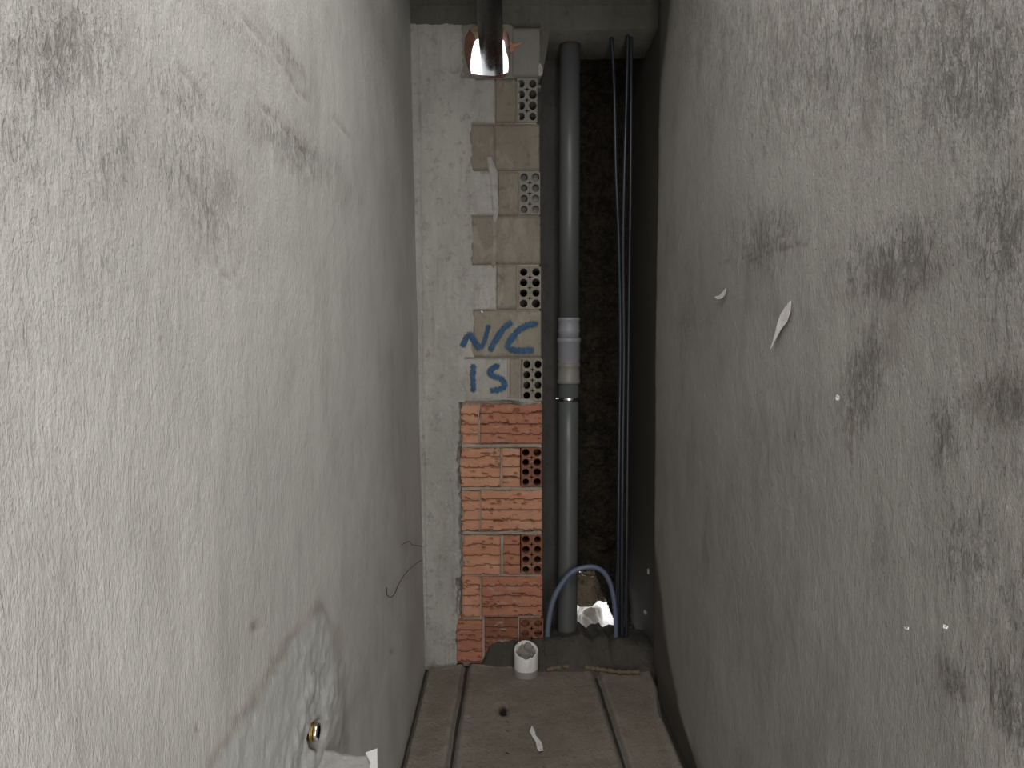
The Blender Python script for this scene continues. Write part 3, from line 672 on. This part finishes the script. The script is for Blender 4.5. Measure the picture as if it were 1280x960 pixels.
# ------------------------------------------------------------------ blue graffiti on the bricks
g = empty('graffiti', tuple(P(625, 490, D-.012))); g.parent = wb; g.location = Vector(P(625, 490, D-.012))-world_loc(wb); g['label'] = 'blue painted letters N/C over IS'
def stroke(pl, wpx, name='letter', extra=None):
    V = []; Fc = []; E = []
    for k, (line, ww) in enumerate([(pl, wpx)]+(extra or [])):
        q = spline([(a, b) for a, b in line], 36); n = len(q); b0 = len(V)
        for i, p in enumerate(q):
            t = q[min(i+1, n-1)]-q[max(i-1, 0)]; t = t/(np.hypot(*t)+1e-9); nn = np.array([-t[1], t[0]]); endf = min(1, (min(i, n-1-i)+.8)/3.0)
            for j, sfrac in enumerate((-1, -.5, 0, .5, 1)):
                pt = p+nn*sfrac*ww*.62; V.append(P(pt[0], pt[1], D-.0095-.0006*k)); E.append((1-abs(sfrac))*1.15*endf+(.0))
        for i in range(n-1):
            for j in range(4): a = b0+i*5+j; Fc.append((a, a+1, a+6, a+5))
    o = obj(name, V, Fc, M['paint'], g, attrs={'edge': E}); return o
stroke([(578, 434), (582, 424), (587, 419), (592, 425), (600, 437)], 7.5, extra=[([(601, 435), (606, 425), (611, 406)], 5.5)])
stroke([(612, 439), (618, 428), (628, 412), (640, 402)], 7)
stroke([(672, 405), (660, 406), (648, 413), (638, 425), (635, 433), (643, 438), (655, 438), (668, 437)], 7.5)
stroke([(592, 455), (591, 470), (592, 490)], 7)
stroke([(625, 457), (618, 459), (612, 465), (617, 470), (627, 474), (631, 481), (624, 487), (612, 488)], 7)

# ------------------------------------------------------------------ pipes
# black pipe overhead into the hole
c = P(614, 60, D); t = empty('black_drain_pipe', (c[0], YF+.05, c[2])); meta(t, 'thick glossy black pipe running overhead into the hole in the end wall', 'pipe')
v_, f_ = tube([(c[0], y, c[2]) for y in np.linspace(YF+.02, D+1.2, 20)], .0515, 48); obj('pipe_body', v_, f_, M['black'], t)

# grey stack in the opening
Yp = D+.14
pb = P(709, 800, Yp); pm = P(710.5, 498, Yp); pt = P(712.5, 30, Yp); Rp = 12.6*Yp/F
t = empty('grey_drain_stack', (pb[0], Yp, .03)); meta(t, 'tall grey plastic drain pipe standing in the dark opening', 'pipe')
def stack(y, ):  # axis point at pixel row y
    x = np.interp(y, [30, 498, 800], [712.5, 710.8, 709]); return P(x, y, Yp)
v_, f_ = tube([stack(480)]+[stack(y) for y in (600, 700, 800)]+[(stack(800)[0], Yp, .03)], Rp, 40); obj('pipe_body', v_, f_, M['pipe'], t)
v_, f_ = tube([stack(20), stack(200), stack(400)], Rp*1.02, 40); obj('upper_pipe', v_, f_, M['pipe'], t)
def sock(rings, mat, name, label=None):
    pts = [stack(y) for y, r in rings]; v, f = tube(pts, [Rp*r for y, r in rings], 40); o = obj(name, v, f, mat, t)
    if label: o['label'] = label
sock([(397.5, 1.03), (398, 1.10), (401, 1.10), (401.5, 1.06), (412, 1.06), (413, 1.09), (415, 1.09), (416, 1.05), (423, 1.05)], M['sock'], 'socket', 'light grey socket collar')
sock([(422.5, 1.05), (423, 1.17), (428, 1.17), (428.5, 1.12), (450, 1.12), (450.5, 1.08), (453, 1.08), (455, 1.02)], M['sock'], 'coupling', 'light grey coupling')
sock([(454, 1.02), (454.5, 1.12), (458, 1.12), (458.5, 1.09), (474, 1.09), (474.5, 1.14), (479, 1.14), (480, 1.02)], M['sock2'], 'socket', 'warm grey lower socket')
sock([(496.4, 1.03), (496.4, 1.10), (497.4, 1.13), (499.4, 1.13), (500.6, 1.10), (500.6, 1.03)], M['steel'], 'clamp', 'shiny steel clamp ring')
a = stack(498); v_, f_ = tube([a+np.array([-Rp*1.10, -.01, 0]), a+np.array([-Rp*1.40, -.012, 0])], .008, 12); o = obj('clamp_screw', v_, f_, M['steel'], t)

# thin black tubes beside the stack
def cable(pts, r, label, Yc):
    q = spline([P(a, b, Yc+dy) for a, b, dy in pts], 40); q = [np.array(p) for p in q]; q.append(np.array([q[-1][0], q[-1][1], .0]))
    v, f = tube(q, r, 14); return meta(obj('black_cable', v, f, M['cable']), label, 'cable', 'black cables in the opening')
cable([(763, 28, 0), (766, 70, 0), (768.5, 130, 0), (770, 215, 0), (773.5, 300, 0), (775.5, 420, 0), (774.5, 520, 0), (773, 650, 0), (772.5, 790, 0)], .0085, 'left black cable in the opening, furthest from right wall at the top', D+.07)
cable([(785, 28, 0), (784, 90, 0), (782, 160, 0), (780, 240, 0), (779, 320, 0), (780, 440, 0), (778.5, 560, 0), (777.5, 680, 0), (777.5, 790, 0)], .0085, 'middle black cable, nearly touching the left cable below the beam', D+.05)
cable([(789, 28, 0), (788.5, 200, 0), (786, 400, 0), (784, 600, 0), (783, 795, 0)], .008, 'right black cable running close against the right wall', D+.07)
hz = [(684, 800, 0), (686, 775, 0), (691, 752, 0), (700, 733, 0), (714, 716, 0), (730, 709.5, 0), (745, 709.5, 0), (757, 718, 0), (765, 737, 0), (769, 765, 0), (770, 800, 0)]
q = spline([P(a, b, D+.045+dy) for a, b, dy in hz], 70)
v_, f_ = tube(q, [.0135-.0035*i/len(q) for i in range(len(q))], 16); meta(obj('bent_hose', v_, f_, M['hose']), 'blue-grey hose bent in an arch in front of the grey pipe', 'hose')

# white stub
sb = on_floor(657.5, 843); sx, sy = sb[0], sb[1]+.0; r0 = 15.2*sy/F
hh = (lambda r: H+r[2]/r[1]*sy)(ray(657, 806))
t = empty('pipe_stub', (sx, sy, 0)); meta(t, 'short white pipe stub rising from the floor, top filled with debris', 'pipe')
K = 36
def ringpts(r, z0, tilt, jag=0, seed=1):
    rs = np.random.RandomState(seed); return [(sx+r*math.cos(a), sy+r*math.sin(a), z0+tilt*math.sin(a)+jag*rs.uniform(-1, 1)) for a in [2*math.pi*k/K for k in range(K)]]
tl = .020
rings = [ringpts(r0, .028, 0), ringpts(r0, hh-tl*1.2, tl), ringpts(r0*.97, hh-tl, tl, .004), ringpts(r0*.86, hh-tl-.002, tl, .004, 2), ringpts(r0*.82, hh-tl-.035, tl*.5)]
V = [p for r in rings for p in r]; Fc = [(i*K+k, i*K+(k+1) % K, (i+1)*K+(k+1) % K, (i+1)*K+k) for i in range(len(rings)-1) for k in range(K)]
obj('pipe_wall', V, Fc, M['whitepvc'], t)
rings = [ringpts(r0*1.02, -.02, 0), ringpts(r0*1.02, .03, 0), ringpts(r0*.9, .032, 0)]
V = [p for r in rings for p in r]; Fc = [(i*K+k, i*K+(k+1) % K, (i+1)*K+(k+1) % K, (i+1)*K+k) for i in range(len(rings)-1) for k in range(K)]
o = obj('collar', V, Fc, M['dirtypvc'], t); o['label'] = 'dirty grey foot of the stub'
# debris plug
rr = np.linspace(0, 1, 12); aa = np.linspace(0, 2*math.pi, 30); R_, A_ = np.meshgrid(rr, aa, indexing='ij'); Xd = sx+R_*r0*.83*np.cos(A_); Yd = sy+R_*r0*.83*np.sin(A_)
Zd = hh-tl-.014+tl*R_*np.sin(A_)+.030*fbm(Xd*60, Yd*60, 6)-.002
o = obj('debris', np.stack([Xd, Yd, Zd], -1).reshape(-1, 3), grid_faces(*R_.shape, False), M['dirtypvc'], t, smooth=False); o['label'] = 'crumbled mortar filling the stub'

# ------------------------------------------------------------------ left wall fitting and ledge
c = on_left(392, 915); nrm = np.array([1, 0, .0])
t = empty('threaded_fitting', tuple(c+np.array([-.03, 0, 0]))); meta(t, 'small brass and chrome threaded fitting set in the left wall', 'fitting')
pts_ = [c+np.array([x, 0, 0]) for x in (-.035, -.006, -.006, -.002, -.002, .002, .002, .006)]
v_, f_ = tube(pts_, [.0155, .0155, .0175, .0175, .0155, .0155, .0175, .0175], 28); obj('threaded_sleeve', v_, f_, M['brass'], t)
v_, f_ = tube([c+np.array([x, 0, 0]) for x in (.006, .010, .010, -.01)], [.0165, .0165, .012, .0118], 28, False); o = obj('rim', v_, f_, M['steel'], t); o['label'] = 'chrome rim'

def ledge():
    a = P(385, 946, 1.42); b = P(471, 944, 1.42); zt0 = b[2]; x0 = leftx(zt0)-.03; x1 = b[0]
    n, m = 50, 30; V = np.zeros((n, m, 3)); U_, W_ = np.meshgrid(np.linspace(0, 1, n), np.linspace(0, 1, m), indexing='ij')
    X = x0+(x1-x0)*U_; Y = 1.42-.30*W_; Zt = zt0+.006*fbm(X*30, Y*30, 3)+.02*(1-U_)**2*sstep(.5, 0, W_)
    Y = Y-.008*fbm(X*30, 0*X, 5)*(1-W_)
    Xp = np.pad(X, 1, mode='edge'); Yp_ = np.pad(Y, 1, mode='edge'); Zp = np.pad(Zt, 1, constant_values=zt0-.06)
    o = obj('ledge', np.stack([Xp, Yp_, Zp], -1).reshape(-1, 3), grid_faces(*Xp.shape, False), M['ledge'])
    meta(o, 'rough mortar-covered ledge jutting from the left wall at the picture\'s bottom edge', 'ledge')
    cx = [P(457, 946, 1.415), P(471.5, 943.5, 1.43), P(472, 975, 1.34), P(461, 975, 1.34), P(463, 958, 1.38)]
    for p in cx: p[2] = zt0+.009
    v, f = prism([tuple(p) for p in cx], [tuple(p-np.array([0, 0, .03])) for p in cx]); q = obj('chipped_corner', v, f, M['white'], o, smooth=False); q['label'] = 'white chipped corner'
ledge()

# thin tie wires on the left wall near the corner
def wire(px, label):
    q = []
    for i, (a, b) in enumerate(px): p = on_left(a, b); p[0] += .008; q.append(p)
    q[0][0] -= .008
    v, f = tube(spline(q, 40), .0013, 6); meta(obj('tie_wire', v, f, M['wire']), label, 'wire')
wire([(483, 734), (481, 744), (486, 746.5), (491, 741), (495, 731), (505, 716), (516, 706), (525, 700)], 'thin dark wire with a hooked end low on the left wall')
wire([(502, 681), (505, 678), (509, 677), (513, 681), (520, 682), (527, 684)], 'short dark wire sticking from the left wall above the hooked one')

# white flakes
def flake(name, outline, fn, nrm, label, cat, group=None, th=.0012, off=.006, curl=.004):
    pts = [fn(a, b) for a, b in outline]; c = np.mean(pts, 0); n = np.array(nrm, float)
    L = max(np.linalg.norm(p-c) for p in pts)
    top = [p+n*(off+curl*(np.linalg.norm(p-c)/L)**2) for p in pts]; V = [tuple(c+n*off)]+[tuple(p) for p in top]+[tuple(c+n*(off-th))]+[tuple(p-n*th) for p in top]; k = len(pts)
    Fc = [(0, 1+i, 1+(i+1) % k) for i in range(k)]+[(k+1, k+2+(i+1) % k, k+2+i) for i in range(k)]+[(1+i, k+2+i, k+2+(i+1) % k, 1+(i+1) % k) for i in range(k)]
    meta(obj(name, V, Fc, M['flake'], smooth=False), label, cat, group)
G = 'white paint flakes on the right wall'
NR = (-1, 0, 0)
flake('paint_flake', [(993.5, 376), (987, 382), (979, 393), (975, 405), (972, 420), (968.5, 436), (973, 424), (979, 412), (987, 402), (992, 390)], on_right, NR, 'large leaf-shaped white flake hanging on the right wall', 'flake', G)
flake('paint_flake', [(910, 361), (905, 366), (901, 370), (897, 371), (900, 374), (905, 373), (909, 369), (911, 364)], on_right, NR, 'small curved white flake left of the big leaf-shaped one', 'flake', G)
flake('paint_flake', [(1053, 493), (1051, 497), (1052, 500.5), (1054, 500), (1054.5, 496)], on_right, NR, 'tiny white speck on the right wall below the big flake', 'flake', G)
flake('paint_flake', [(804, 711), (806.5, 711.5), (805.5, 718), (804, 717)], on_right, NR, 'tiny white speck at the dark far edge of the right wall, upper one', 'flake', G, off=-.02)
flake('paint_flake', [(800, 762), (804, 765), (802, 769), (799.5, 766)], on_right, NR, 'tiny white speck at the dark far edge of the right wall, lower one', 'flake', G, off=-.02)
flake('paint_flake', [(1138, 783.5), (1142, 784), (1143, 787), (1139, 786.5)], on_right, NR, 'tiny white speck low on the right wall, left one of a pair', 'flake', G)
flake('paint_flake', [(1188, 780.5), (1191, 783), (1192, 786), (1188, 785)], on_right, NR, 'tiny white speck low on the right wall, right one of a pair', 'flake', G)
flake('paper_scrap', [(665, 910), (662, 917), (666, 924), (670, 930), (671, 938), (673, 942), (679, 941), (678, 934), (676, 929), (670, 922), (668, 915)], on_floor, (0, 0, 1), 'ragged white scrap lying on the middle floor strip', 'scrap', off=.007)
for o in bpy.data.objects:
    if '_w' in o: del o['_w']
